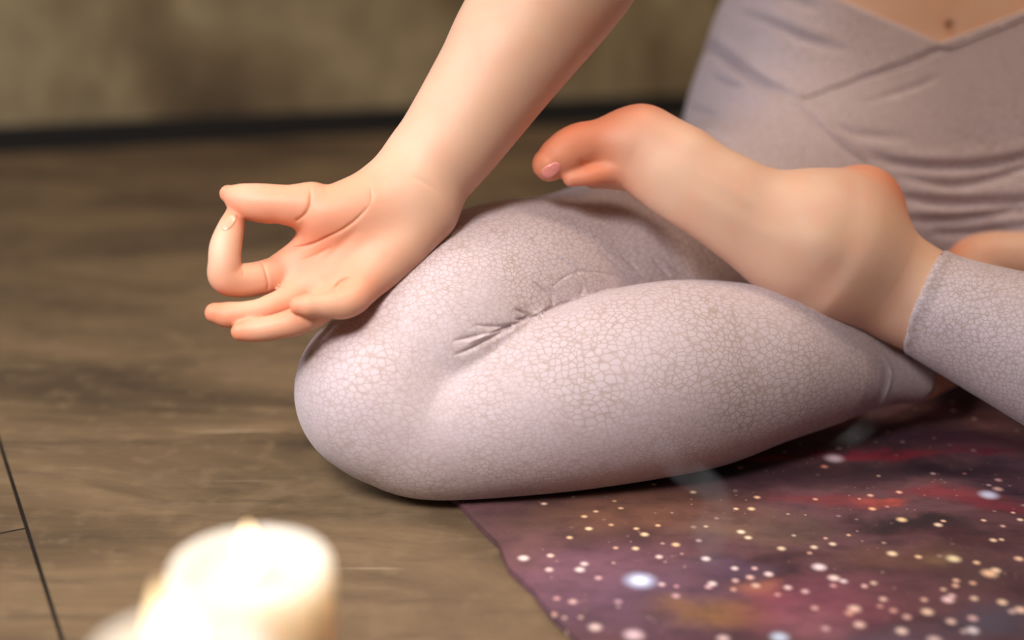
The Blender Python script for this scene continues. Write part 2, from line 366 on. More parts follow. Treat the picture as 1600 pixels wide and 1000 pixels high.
# ------------------------------------------------------------------ folds, creases
FOLDS = [  # pixels of the line, depth mm (negative: raised), width mm, sharp, taper
    # behind the knee
    ([(800, 509), (774, 510), (736, 508)], 2.04, 1.4, True, (0, 1)), ([(800, 510), (772, 519), (735, 527), (704, 534)], 2.55, 1.6, True, (0, 1)),
    ([(800, 511), (755, 536), (729, 548), (706, 556)], 2.55, 1.5, True, (0, 1)),
    ([(785, 514), (760, 523), (726, 538)], -1.63, 1.4, False, (1, 1)),
    ([(804, 483), (818, 488), (829, 494)], 3.15, 1.5, True, (1, 0)), ([(832, 439), (852, 453), (863, 464), (866, 474)], 3.15, 1.6, True, (1, 0)),
    ([(804, 499), (816, 499), (828, 495)], 3.15, 1.5, True, (1, 0)), ([(826, 490), (842, 492), (860, 483)], -1.90, 3.0, False, (1, 1)),
    ([(868, 399), (889, 412), (903, 424)], 1.78, 1.3, True, (1, 0)), ([(858, 392), (885, 404), (905, 420)], -0.95, 2.2, False, (1, 1)),
    ([(864, 447), (882, 434), (903, 425), (939, 426), (972, 434), (995, 442)], 0.89, .7, True, (0, 0)),
    ([(968, 396), (990, 415), (1006, 430)], 1.15, 1.6, False, (1, 1)), ([(1018, 404), (1036, 420), (1050, 434)], 1.53, 1.6, False, (1, 1)),
    ([(930, 385), (955, 405), (975, 425)], 0.77, 2.0, False, (1, 1)), ([(905, 440), (912, 452), (906, 466)], 1.02, 1.8, False, (1, 0)),
    ([(788, 513), (830, 497), (868, 478), (905, 465), (960, 447)], 2.73, 1.0, True, (0, 1)),
    # hip and belly
    ([(1096, 69), (1120, 79), (1155, 105), (1197, 136), (1236, 149)], 5.43, 4.64, False, (0, 1)), ([(1112, 60), (1150, 86), (1195, 118), (1240, 136)], -2.94, 7.25, False, (1, 1)),
    ([(1150, 20), (1208, 38), (1264, 63), (1330, 82)], 3.53, 4.35, False, (1, 1)), ([(1110, 104), (1148, 122), (1190, 152), (1225, 164)], -2.76, 8.70, False, (1, 1)), ([(1150, 10), (1208, 26), (1264, 50), (1330, 72)], -2.02, 5.80, False, (1, 1)),
    ([(1220, -6), (1250, 6), (1287, 16)], 2.99, 4.35, False, (1, 1)),
    ([(1108, 120), (1145, 135), (1187, 145)], 2.45, 3.48, False, (1, 1)), ([(1080, 170), (1124, 183), (1158, 182)], 2.45, 3.48, False, (0, 1)),
    ([(1064, 205), (1120, 217), (1170, 212)], 1.36, 4.35, False, (0, 1)),
    ([(1222, 154), (1267, 185), (1313, 227), (1355, 258), (1395, 284)], 2.83, 2.6, True, (1, 0)), ([(1232, 150), (1280, 182), (1325, 222), (1370, 252)], -1.52, 4.35, False, (1, 1)),
    ([(1468, 80), (1425, 101), (1355, 122), (1285, 147)], 1.18, 1.2, True, (0, 1)), ([(1477, 115), (1425, 138), (1337, 165)], 1.22, 2.90, False, (1, 1)),
    ([(1285, 189), (1337, 209), (1430, 217)], 2.45, 4.35, False, (1, 1)), ([(1290, 199), (1345, 222), (1430, 232)], -1.01, 5.80, False, (1, 1)),
    ([(1340, 240), (1425, 259), (1530, 259), (1610, 243)], 4.07, 4.35, False, (1, 0)), ([(1345, 230), (1425, 246), (1530, 246), (1610, 232)], -1.62, 5.80, False, (1, 0)),
    ([(1395, 272), (1477, 290), (1547, 281), (1610, 260)], 3.53, 3.77, False, (1, 0)), ([(1395, 262), (1477, 275), (1547, 270)], -1.01, 5.08, False, (1, 1)),
    ([(1395, 306), (1495, 318), (1610, 313)], 4.62, 4.06, False, (1, 0)), ([(1400, 294), (1495, 303), (1610, 298)], -1.62, 5.80, False, (1, 0)),
    ([(1410, 342), (1470, 345), (1540, 338), (1610, 326)], 4.07, 3.77, False, (1, 0)), ([(1410, 330), (1490, 332), (1610, 318)], -1.42, 5.08, False, (1, 0)),
    ([(1450, 365), (1520, 364), (1610, 352)], 3.26, 3.48, False, (1, 0)),
    # waist piping and cuff hems
    ([(1322, 1), (1375, 25), (1430, 49), (1482, 73)], -.9, 1.3, False, (0, 0)), ([(1482, 73), (1540, 49), (1603, 25)], -.9, 1.3, False, (0, 0)),
    ([(1379, 556), (1392, 580), (1388, 606), (1376, 630)], -1.0, 1.6, False, (0, 0)),
]
SKINLINES = [
    # palm
    ([(484, 292), (486, 305), (484, 322), (476, 336), (464, 345)], 1.72, 1.3, True, (1, 0)),
    ([(581, 316), (562, 338), (540, 356), (512, 371), (480, 384), (446, 389)], 1.72, 1.1, True, (1, 0)),
    ([(578, 290), (581, 305), (579, 320)], 0.81, 1.0, True, (1, 1)), ([(520, 385), (490, 400), (462, 410)], 0.69, 1.3, False, (1, 1)),
    ([(404, 407), (412, 414), (417, 430), (419, 452)], 1.83, 1.0, True, (1, 0)), ([(379, 414), (381, 424), (380, 434)], 0.81, .9, True, (1, 1)),
    ([(555, 432), (538, 437), (526, 447), (516, 456)], 1.72, 1.2, True, (1, 1)),
    ([(492, 282), (494, 296)], 0.69, .8, True, (1, 1)), ([(502, 277), (503, 290)], 0.69, .8, True, (1, 1)), ([(512, 274), (512, 284)], 0.57, .8, True, (1, 1)),
    ([(620, 262), (640, 274), (670, 290), (694, 312)], 0.57, 2.0, False, (1, 1)),
    ([(565, 352), (535, 380), (500, 410)], 0.57, 3.0, False, (1, 1)), ([(545, 400), (520, 420), (500, 435)], 0.57, 2.5, False, (1, 1)),
    # ankle bone, tendons of the foot
    ([(1284, 380), (1290, 386), (1296, 392)], -1.6, 13.0, False, (0, 0)), ([(1235, 350), (1150, 300), (1060, 245)], -.7, 6.0, False, (1, 1)), ([(1240, 385), (1160, 345), (1080, 300)], -.5, 6.0, False, (1, 1)),
    # big toe joint, navel
    ([(905, 250), (915, 256), (906, 246)], .8, 1.5, False, (1, 1)),
    ([(1484, 40), (1485, 52), (1486, 64)], 5.0, 3.0, False, (0, 0)), ([(1483, -30), (1484, 10), (1484, 40)], 1.2, 8.0, False, (1, 0)),
]
def grooves(f, rows):
    pts = trace(f, [p for row in rows for p in row[0]]); out = []; i = 0
    N = valgrad(f, pts)[1]; N /= np.linalg.norm(N, axis=1)[:, None]
    for p, d, w_, s, t in rows:
        out.append(Groove(pts[i:i + len(p)], N[i:i + len(p)], d / 1000, w_ / 1000, s, 4, t)); i += len(p)
    return out
sk_grooves = grooves(skin, SKINLINES); cl_grooves = grooves(cloth, FOLDS)
G_SKIN.extend(sk_grooves); G_CLOTH.extend(cl_grooves)
def in_fold(gs, f, lim):
    s = lambda X, c, R: carve(np.zeros(len(X)), [g for g in gs if g.w < .0055], X, c, R)
    return lambda C, N: (((N * (EYE - C)).sum(1) > -.03) & (np.abs(evalp(s, C)) > lim))
# ------------------------------------------------------------------ materials
def lin(r, g, b):
    f = lambda c: (c / 255 / 12.92) if c <= 10 else ((c / 255 + .055) / 1.055) ** 2.4
    return (f(r), f(g), f(b), 1)
class NT:
    def __init__(s, name):
        s.m = bpy.data.materials.new(name); s.m.use_nodes = True; s.t = s.m.node_tree; s.b = s.t.nodes['Principled BSDF']
    def n(s, ty, **kw):
        x = s.t.nodes.new(ty)
        for k, v in kw.items(): setattr(x, k, v)
        return x
    def set(s, sock, v):
        if isinstance(v, bpy.types.NodeSocket): s.t.links.new(v, sock)
        else: sock.default_value = v
    def math(s, op, a, b=0.0, c=None, clamp=False):
        x = s.n('ShaderNodeMath', operation=op, use_clamp=clamp); s.set(x.inputs[0], a); s.set(x.inputs[1], b)
        if c is not None: s.set(x.inputs[2], c)
        return x.outputs[0]
    def vm(s, op, a, b=(0, 0, 0)):
        x = s.n('ShaderNodeVectorMath', operation=op); s.set(x.inputs[0], a)
        if op == 'SCALE': s.set(x.inputs['Scale'], b)
        else: s.set(x.inputs[1], b)
        return x.outputs['Value'] if op in ('DISTANCE', 'LENGTH', 'DOT_PRODUCT') else x.outputs[0]
    def mix(s, f, a, b, mode='MIX'):
        x = s.n('ShaderNodeMix', data_type='RGBA', blend_type=mode); s.set(x.inputs[0], f); s.set(x.inputs[6], a); s.set(x.inputs[7], b)
        return x.outputs[2]
    def noise(s, vec, scale, detail=3, rough=.5, dist=0.0):
        x = s.n('ShaderNodeTexNoise'); s.set(x.inputs['Vector'], vec); x.inputs['Scale'].default_value = scale
        x.inputs['Detail'].default_value = detail; x.inputs['Roughness'].default_value = rough; x.inputs['Distortion'].default_value = dist
        return x.outputs
    def voro(s, vec, scale, feature='F1', rnd=1.0):
        x = s.n('ShaderNodeTexVoronoi', feature=feature); s.set(x.inputs['Vector'], vec); x.inputs['Scale'].default_value = scale
        x.inputs['Randomness'].default_value = rnd
        return x.outputs
    def ramp(s, v, stops):
        x = s.n('ShaderNodeValToRGB'); s.set(x.inputs[0], v); e = x.color_ramp.elements
        e[0].position, e[0].color = stops[0]; e[1].position, e[1].color = stops[-1]
        for p, c in stops[1:-1]: k = e.new(p); k.color = c
        return x.outputs[0]
    def mr(s, v, a, b, c=0.0, d=1.0, smooth=True):
        x = s.n('ShaderNodeMapRange'); x.interpolation_type = 'SMOOTHSTEP' if smooth else 'LINEAR'
        s.set(x.inputs[0], v)
        for i, q in zip((1, 2, 3, 4), (a, b, c, d)): s.set(x.inputs[i], q)
        return x.outputs[0]
    def obj(s): return s.n('ShaderNodeTexCoord').outputs['Object']
    def mapping(s, vec, rot=0.0, scale=(1, 1, 1), loc=(0, 0, 0)):
        x = s.n('ShaderNodeMapping'); s.set(x.inputs['Vector'], vec); x.inputs['Rotation'].default_value = (0, 0, rot) if not isinstance(rot, tuple) else rot
        x.inputs['Scale'].default_value = scale; x.inputs['Location'].default_value = loc
        return x.outputs[0]
    def bump(s, h, strength, dist):
        x = s.n('ShaderNodeBump'); s.set(x.inputs['Height'], h); x.inputs['Strength'].default_value = strength; x.inputs['Distance'].default_value = dist
        s.t.links.new(x.outputs[0], s.b.inputs['Normal'])
    def put(s, **kw):
        for k, v in kw.items(): s.set(s.b.inputs[k.replace('_', ' ')], v)
        return s.m
W1 = (1, 1, 1, 1)
def skin_material():
    T = NT('skin'); o = T.obj()
    at = T.n('ShaderNodeAttribute', attribute_name='flush').outputs['Fac']
    base = T.mix(at, lin(222, 180, 154), lin(224, 130, 94))
    mott = T.noise(o, 55, 4)[0]
    base = T.mix(T.mr(mott, .35, .75, 0, .22), base, lin(222, 150, 120))
    T.bump(T.voro(o, 1500, 'F1')[0], .12, .0002)
    T.b.inputs['Subsurface Radius'].default_value = (1.0, .32, .16)
    return T.put(Base_Color=base, Roughness=.5, Specular_IOR_Level=.35, Subsurface_Weight=.22, Subsurface_Scale=.003)
def nail_material(name, c):
    T = NT(name); o = T.obj()
    return T.put(Base_Color=T.mix(T.noise(o, 300)[0], c, tuple(x * .9 for x in c)), Roughness=.22, Coat_Weight=.4, Subsurface_Weight=.15, Subsurface_Scale=.003)
def cloth_material():
    T = NT('scale_print_fabric'); o = T.obj()
    wob = T.noise(o, 30, 2)[1]
    p = T.vm('ADD', T.mapping(o, (0, .25, .12), (.86, 1.0, 1.12)), T.vm('SCALE', wob, .012))
    big = T.mr(T.noise(o, 7, 1)[0], .42, .56)
    def scales(sc_):
        v = T.voro(p, sc_, 'F1', .75); e = T.voro(p, sc_, 'DISTANCE_TO_EDGE', .75)[0]
        return T.math('MULTIPLY', T.mr(e, .0, .11), T.mr(v[0], .38, .78, 1, .55)), v[1]
    s1, c1 = scales(235); s2, c2 = scales(305)
    sc1 = T.math('ADD', T.math('MULTIPLY', s1, T.math('SUBTRACT', 1.0, big)), T.math('MULTIPLY', s2, big))
    ln = T.math('SUBTRACT', 1.0, sc1)
    val = T.n('ShaderNodeSeparateColor'); T.set(val.inputs[0], c1)
    fill = T.mix(T.mr(val.outputs[0], 0, 1, 0, .5, False), lin(200, 184, 190), lin(188, 170, 175))
    fade = T.mr(T.noise(o, 11, 2)[0], .32, .68, .4, .85)
    col = T.mix(T.math('MULTIPLY', ln, fade), fill, lin(164, 141, 131))
    weave = T.math('ADD', T.noise(T.mapping(o, 0, (1, 1, 6)), 700, 1)[0], T.noise(T.mapping(o, 0, (6, 1, 1)), 700, 1)[0])
    T.bump(T.math('ADD', T.math('MULTIPLY', weave, .25), T.math('MULTIPLY', ln, -.5)), .35, .0004)
    return T.put(Base_Color=col, Roughness=.58, Specular_IOR_Level=.3, Sheen_Weight=.2, Sheen_Roughness=.4)
def hem_material():
    T = NT('plain_fabric_edge'); o = T.obj()
    return T.put(Base_Color=T.mix(T.noise(o, 400)[0], lin(186, 166, 170), lin(200, 182, 186)), Roughness=.6)

SD = G(100, 1000) - G(0, 685); SD = SD[:2] / np.linalg.norm(SD[:2]); SN = np.array([-SD[1], SD[0]])      # along and across the floor seam
S0 = G(42, 825)[:2]
def floor_material():
    T = NT('brown_stone_tiles'); o = T.obj()
    u = T.math('SUBTRACT', T.vm('DOT_PRODUCT', o, (SD[0], SD[1], 0)), float(SD @ S0)); v = T.math('SUBTRACT', T.vm('DOT_PRODUCT', o, (SN[0], SN[1], 0)), float(SN @ S0))
    def seam(x, period, off, wdt):
        f = T.math('ABSOLUTE', T.math('SUBTRACT', T.math('FRACT', T.math('ADD', T.math('DIVIDE', T.math('SUBTRACT', x, off), period), .5)), .5))
        return T.mr(T.math('MULTIPLY', f, period), wdt * .5, wdt, 1, 0)
    left = T.math('LESS_THAN', T.math('FRACT', T.math('DIVIDE', T.math('ADD', v, 12.0), 1.2)), .5)    # alternate columns are shifted
    left_side = T.math('LESS_THAN', v, 0.0) if SN[0] > 0 else T.math('GREATER_THAN', v, 0.0)
    su = T.math('ADD', T.math('MULTIPLY', left_side, seam(u, 1.2, 0.0, .0014)), T.math('MULTIPLY', T.math('SUBTRACT', 1.0, left_side), seam(u, 1.4, .30, .0022)))
    sv = seam(v, .62, 0.0, .0016)
    sm = T.math('MAXIMUM', su, sv)
    st = T.mapping(o, math.radians(14), (1.0, 2.6, 1)); fine = T.mapping(o, math.radians(10), (1.0, 6.5, 1))
    n1 = T.noise(st, 3.6, 7, .62, .8)[0]; n2 = T.noise(fine, 9, 6, .65)[0]; n3 = T.noise(o, 60, 4)[0]
    col = T.ramp(n1, [(.28, lin(70, 56, 43)), (.45, lin(98, 80, 61)), (.58, lin(120, 99, 75)), (.72, lin(88, 73, 57))])
    col = T.mix(T.mr(n2, .52, .75, 0, .55), col, lin(56, 45, 36))
    col = T.mix(T.mr(n3, .5, .7, 0, .3), col, lin(138, 116, 90))
    scr = T.noise(T.mapping(o, math.radians(-3), (1.0, 60, 1), (3.1, 0, 0)), 4.0, 2)[0]
    gate = T.mr(T.noise(T.mapping(o, 0, (1, 2, 1)), 9, 2)[0], .55, .66)
    scr = T.math('MULTIPLY', T.mr(scr, .655, .69), gate)
    col = T.mix(T.math('MULTIPLY', scr, .6), col, lin(190, 172, 145))
    col = T.mix(sm, col, lin(22, 18, 16))
    h = T.math('ADD', T.math('MULTIPLY', n2, .4), T.math('ADD', T.math('MULTIPLY', n3, .2), T.math('MULTIPLY', sm, -1.5)))
    T.bump(h, .35, .002)
    return T.put(Base_Color=col, Roughness=T.mr(n2, .3, .7, .42, .62), Specular_IOR_Level=.4)
def wall_material():
    T = NT('mottled_plaster'); o = T.obj()
    n = T.noise(T.mapping(o, 0, (1, 1, .6)), 3.6, 4, .55, .3)[0]; m = T.noise(o, 14, 4)[0]
    col = T.ramp(n, [(.32, lin(84, 66, 48)), (.46, lin(130, 110, 80)), (.58, lin(176, 156, 120)), (.7, lin(132, 114, 86))])
    col = T.mix(T.mr(m, .4, .7, 0, .35), col, lin(110, 92, 66))
    T.bump(m, .3, .004)
    return T.put(Base_Color=col, Roughness=.8)
def simple(name, c, rough=.6, var=.15, scale=120, **kw):
    T = NT(name); o = T.obj()
    return T.put(Base_Color=T.mix(T.mr(T.noise(o, scale)[0], .3, .7), c, tuple(x * (1 - var) for x in c[:3]) + (1,)), Roughness=rough, **kw)

MT = .005
NEB = [  # px, py, half width px, half height px, colour, strength
    (860, 815, 170, 50, (92, 66, 60), .8), (1010, 800, 200, 45, (124, 84, 64), .8), (1010, 830, 70, 22, (70, 48, 46), .5), (930, 905, 180, 55, (132, 92, 108), .9), (1010, 945, 190, 60, (112, 84, 104), .7),
    (1130, 960, 130, 26, (150, 108, 66), .85), (1190, 925, 60, 18, (190, 120, 92), .8), (1240, 955, 130, 45, (136, 70, 92), .8), (1130, 895, 90, 25, (104, 80, 100), .7),
    (1170, 830, 120, 28, (128, 98, 84), .7), (1120, 740, 80, 20, (70, 62, 74), .6), (1250, 745, 150, 24, (58, 38, 48), .8), (1210, 716, 70, 8, (150, 58, 58), .9), (1380, 708, 130, 7, (142, 46, 62), .9), (1530, 703, 90, 7, (120, 34, 54), .8),
    (1300, 680, 250, 16, (66, 40, 58), .7), (1500, 690, 120, 14, (84, 46, 66), .6), (1450, 735, 180, 18, (44, 30, 42), .9), (1300, 790, 110, 16, (128, 56, 62), .7), (1375, 790, 45, 10, (188, 88, 76), .9), (1460, 772, 90, 14, (140, 58, 66), .8), (1530, 785, 80, 12, (120, 44, 58), .8),
    (1430, 825, 120, 14, (44, 36, 38), .9), (1250, 830, 70, 16, (96, 76, 72), .6), (1500, 840, 130, 16, (74, 42, 48), .7), (1420, 870, 170, 22, (112, 78, 66), .7), (1490, 873, 46, 9, (132, 108, 80), .5),
    (1330, 930, 110, 40, (132, 78, 92), .8), (1270, 985, 90, 40, (150, 98, 108), .7), (1450, 930, 130, 40, (110, 72, 78), .7), (1560, 975, 110, 45, (82, 76, 92), .85), (1540, 900, 80, 25, (92, 68, 68), .6), (1400, 1000, 120, 30, (104, 82, 98), .7), (840, 860, 60, 40, (120, 84, 84), .6)]
STARS = [(1000, 907, 32, (205, 215, 255)), (1000, 907, 18, (255, 255, 255)), (1303, 716, 20, (240, 215, 225)), (1545, 773, 20, (215, 215, 245)), (1490, 873, 15, (245, 226, 185)), (1546, 896, 17, (250, 205, 170)), (1556, 891, 11, (250, 215, 185)),
    (1158, 831, 9, (255, 235, 205)), (1169, 840, 8, (255, 230, 195)), (1103, 873, 10, (255, 235, 235)), (1148, 888, 8, (255, 225, 225)), (1113, 912, 10, (250, 225, 225)), (1107, 917, 8, (235, 190, 195)), (1201, 897, 10, (255, 225, 225)), (1231, 918, 9, (250, 215, 215)), (1215, 929, 7, (225, 160, 165)),
    (1179, 888, 7, (245, 195, 195)), (1172, 902, 9, (245, 200, 190)), (1181, 915, 10, (235, 195, 175)), (1149, 907, 8, (235, 190, 185)), (1146, 921, 7, (230, 180, 160)), (930, 980, 14, (235, 205, 200)), (990, 992, 22, (225, 195, 205)), (1218, 996, 20, (200, 215, 240)), (1130, 998, 14, (230, 200, 200)), (906, 890, 11, (250, 225, 225)), (913, 881, 9, (245, 215, 215)),
    (818, 872, 12, (255, 225, 220)), (860, 868, 8, (250, 215, 200)), (858, 890, 9, (250, 210, 205)), (935, 903, 8, (225, 180, 180)), (1030, 870, 8, (250, 220, 215)), (1034, 913, 8, (235, 200, 205)), (1056, 931, 9, (220, 175, 185)), (1057, 916, 6, (225, 160, 175)), (966, 940, 9, (190, 150, 165)), (895, 940, 10, (225, 180, 175)), (870, 935, 8, (215, 160, 160)), (865, 960, 8, (230, 180, 165)),
    (920, 826, 8, (250, 215, 175)), (913, 807, 7, (235, 190, 145)), (931, 799, 6, (235, 190, 150)), (1007, 835, 9, (250, 215, 170)), (994, 826, 6, (235, 190, 150)), (1056, 851, 9, (250, 205, 165)), (993, 857, 8, (250, 215, 175)), (962, 856, 6, (230, 180, 150)), (1083, 769, 7, (225, 190, 160)), (1150, 795, 6, (245, 205, 170)), (1174, 795, 8, (250, 210, 165)), (1183, 777, 7, (245, 200, 165)), (1221, 857, 9, (245, 215, 185)), (850, 787, 7, (240, 200, 180)), (890, 840, 7, (230, 190, 150)), (970, 794, 6, (230, 190, 150)), (955, 820, 6, (220, 170, 130)), (1028, 821, 6, (240, 190, 150)), (960, 783, 5, (220, 170, 130)), (1022, 757, 5, (225, 185, 150)), (1157, 731, 7, (205, 140, 130)), (1288, 729, 8, (230, 150, 120)),
    (1280, 886, 15, (255, 230, 235)), (1303, 903, 13, (255, 225, 220)), (1318, 908, 9, (240, 215, 220)), (1394, 865, 11, (255, 225, 190)), (1435, 870, 8, (245, 205, 170)), (1481, 937, 13, (255, 215, 220)), (1487, 931, 9, (235, 195, 195)), (1494, 907, 8, (240, 190, 170)), (1493, 915, 8, (240, 190, 165)), (1335, 951, 14, (245, 205, 190)), (1327, 958, 10, (225, 170, 150)), (1343, 976, 13, (240, 200, 190)), (1409, 986, 13, (245, 215, 205)),
    (1449, 956, 13, (250, 215, 190)), (1444, 937, 8, (230, 185, 165)), (1396, 954, 9, (220, 165, 155)), (1417, 964, 10, (225, 180, 170)), (1380, 936, 9, (235, 195, 180)), (1375, 947, 7, (215, 155, 145)), (1474, 921, 7, (230, 190, 170)), (1520, 985, 13, (240, 225, 235)), (1486, 971, 11, (235, 200, 190)), (1520, 966, 11, (225, 185, 185)), (1522, 935, 9, (240, 205, 185)), (1566, 941, 11, (255, 220, 190)), (1595, 953, 13, (255, 215, 195)), (1592, 873, 10, (250, 205, 180)), (1526, 879, 8, (245, 205, 165)), (1520, 911, 8, (225, 180, 150)), (1351, 916, 7, (240, 190, 180)), (1365, 911, 8, (225, 195, 175)),
    (1409, 812, 11, (250, 210, 165)), (1466, 820, 9, (250, 220, 195)), (1363, 795, 8, (250, 190, 150)), (1405, 769, 7, (240, 185, 165)), (1360, 774, 7, (235, 180, 165)), (1274, 780, 6, (230, 170, 150)), (1559, 764, 11, (235, 185, 175)), (1560, 750, 8, (225, 165, 165)), (1545, 758, 6, (215, 165, 165)), (1458, 740, 6, (190, 150, 150)), (1507, 740, 5, (180, 110, 110)), (1552, 844, 8, (245, 210, 180)), (1565, 843, 6, (240, 200, 175)), (1537, 813, 6, (235, 195, 170)), (1594, 812, 7, (240, 210, 190)), (1583, 801, 5, (225, 180, 170)), (1567, 822, 6, (215, 175, 165)), (1474, 814, 6, (235, 190, 160)), (1272, 855, 8, (245, 215, 190)), (1301, 850, 8, (245, 215, 190)), (1290, 841, 5, (225, 185, 160)), (1326, 836, 5, (230, 190, 160)), (1265, 864, 6, (215, 170, 150)), (1258, 924, 9, (230, 190, 190)), (1290, 982, 10, (215, 170, 175)), (1273, 950, 9, (220, 170, 165)), (1302, 915, 8, (220, 160, 160)), (1460, 1000, 16, (220, 190, 190)), (1350, 915, 6, (235, 190, 190))]
def mat_material():
    T = NT('galaxy_print'); o = T.obj()
    wob = T.vm('SCALE', T.vm('SUBTRACT', T.noise(o, 14, 5, .6)[1], (.5, .5, .5)), .07)
    pw = T.vm('ADD', o, wob)
    n = T.noise(T.mapping(o, 0, (1, 1.6, 1)), 9, 6, .6, .6)[0]
    col = T.ramp(n, [(.3, lin(48, 36, 46)), (.45, lin(88, 58, 64)), (.56, lin(108, 74, 80)), (.7, lin(76, 52, 66))])
    for px, py, rx, ry, c, k in NEB:
        g = G(px, py, MT); dx = abs(G(px + rx, py, MT)[0] - g[0]); dy = abs(G(px, py - ry, MT)[1] - G(px, py + ry, MT)[1]) / 2
        q = T.vm('MULTIPLY', T.vm('SUBTRACT', pw, (g[0], g[1], 0)), (1 / dx, 1 / dy, 0))
        col = T.mix(T.mr(T.vm('LENGTH', q), .15, 1.25, k, 0), col, lin(*c))
    col = T.mix(T.mr(T.noise(T.mapping(o, 0, (1, 1.8, 1)), 45, 5, .65)[0], .4, .75, 0, .4), col, lin(46, 34, 42))
    # small stars
    dens = T.mr(T.noise(o, 11, 2)[0], .36, .58)
    for sc_, thr, k, c in ((95, .11, .8, (240, 205, 185)), (160, .10, .55, (225, 175, 160)), (60, .10, .7, (245, 215, 210))):
        v = T.voro(o, sc_); sep = T.n('ShaderNodeSeparateColor'); T.set(sep.inputs[0], v[1])
        on = T.math('GREATER_THAN', sep.outputs[0], .52)
        s = T.math('MULTIPLY', T.mr(v[0], 0.02, T.math('ADD', .06, T.math('MULTIPLY', sep.outputs[1], thr * 1.6)), 1, 0), T.math('MULTIPLY', on, T.math('MULTIPLY', dens, k)))
        col = T.mix(s, col, lin(*c))
    for px, py, r, c in STARS:
        g = G(px, py, MT); rm = r * 1.08 / FPX * ((g - EYE) @ FWD)
        s = T.mr(T.vm('DISTANCE', o, (g[0], g[1], MT)), .1 * rm, rm, 1, 0)
        col = T.mix(s, col, lin(*c))
    T.bump(T.noise(o, 900, 2)[0], .2, .0005)
    return T.put(Base_Color=col, Roughness=.75, Specular_IOR_Level=.25)
def wax_material():
    T = NT('candle_wax'); o = T.obj()
    T.b.inputs['Subsurface Radius'].default_value = (1.0, .84, .68)
    return T.put(Base_Color=T.mix(T.noise(o, 40)[0], lin(244, 226, 208), lin(240, 219, 198)), Roughness=.45, Subsurface_Weight=1.0, Subsurface_Scale=.05)
def flame_material():
    T = NT('flame'); em = T.n('ShaderNodeEmission'); o = T.n('ShaderNodeTexCoord').outputs['Generated']
    z = T.n('ShaderNodeSeparateXYZ'); T.set(z.inputs[0], o)
    T.set(em.inputs[0], T.ramp(z.outputs[2], [(0.0, (.5, .45, .9, 1)), (.2, (1, .62, .25, 1)), (.6, (1, .78, .42, 1)), (1.0, (1, .68, .36, 1))])); em.inputs[1].default_value = 4
    T.t.links.new(em.outputs[0], T.t.nodes['Material Output'].inputs['Surface']); return T.m
def smoke_material():
    T = NT('thin_smoke'); v = T.n('ShaderNodeVolumePrincipled'); o = T.obj()
    v.inputs['Color'].default_value = (.86, .88, .95, 1)
    T.set(v.inputs['Density'], T.math('MULTIPLY', T.mr(T.noise(T.mapping(o, 0, (1, 1, .5)), 45, 3)[0], .32, .7), 9.0))
    T.t.nodes.remove(T.b); T.t.links.new(v.outputs[0], T.t.nodes['Material Output'].inputs['Volume']); return T.m
# ------------------------------------------------------------------ the setting
M_SKIN, M_CLOTH = skin_material(), cloth_material()
me = bpy.data.meshes.new('floor'); me.from_pydata([(-3, -1.2, 0), (3, -1.2, 0), (3, 3.2, 0), (-3, 3.2, 0), (-3, -1.2, -.03), (3, -1.2, -.03), (3, 3.2, -.03), (-3, 3.2, -.03)], [],
    [(0, 1, 2, 3), (7, 6, 5, 4), (0, 4, 5, 1), (1, 5, 6, 2), (2, 6, 7, 3), (3, 7, 4, 0)])
tag(link('floor', me, floor_material(), None, False), kind='structure')
def slab(name, a, b, z0, z1, t, mat, kind='structure'):
    """upright slab whose front face runs along the floor from a to b"""
    a, b = np.array(a[:2]), np.array(b[:2]); n = np.array([-(b - a)[1], (b - a)[0]]); n /= np.linalg.norm(n)
    v = [(*p, z) for z in (z0, z1) for p in (a, b, b + n * t, a + n * t)]
    me = bpy.data.meshes.new(name); me.from_pydata([tuple(map(float, q)) for q in v], [], [(0, 1, 5, 4), (1, 2, 6, 5), (2, 3, 7, 6), (3, 0, 4, 7), (4, 5, 6, 7), (3, 2, 1, 0)])
    return tag(link(name, me, mat, None, False), kind=kind)
wa, wb = G(0, 240), G(620, 208); wd = (wb - wa) / np.linalg.norm(wb - wa)
A_, B_ = wa - wd * 1.6, wa + wd * 3.2
slab('wall_back', A_ + np.array([-.2, 1, 0]) * .012, B_ + np.array([-.2, 1, 0]) * .012, 0, 2.6, .1, wall_material())
slab('dark_strip_back', A_, B_, 0, .034, .012, simple('black_strip', lin(30, 27, 26), .7))  # thin black strip along the foot of the back wall

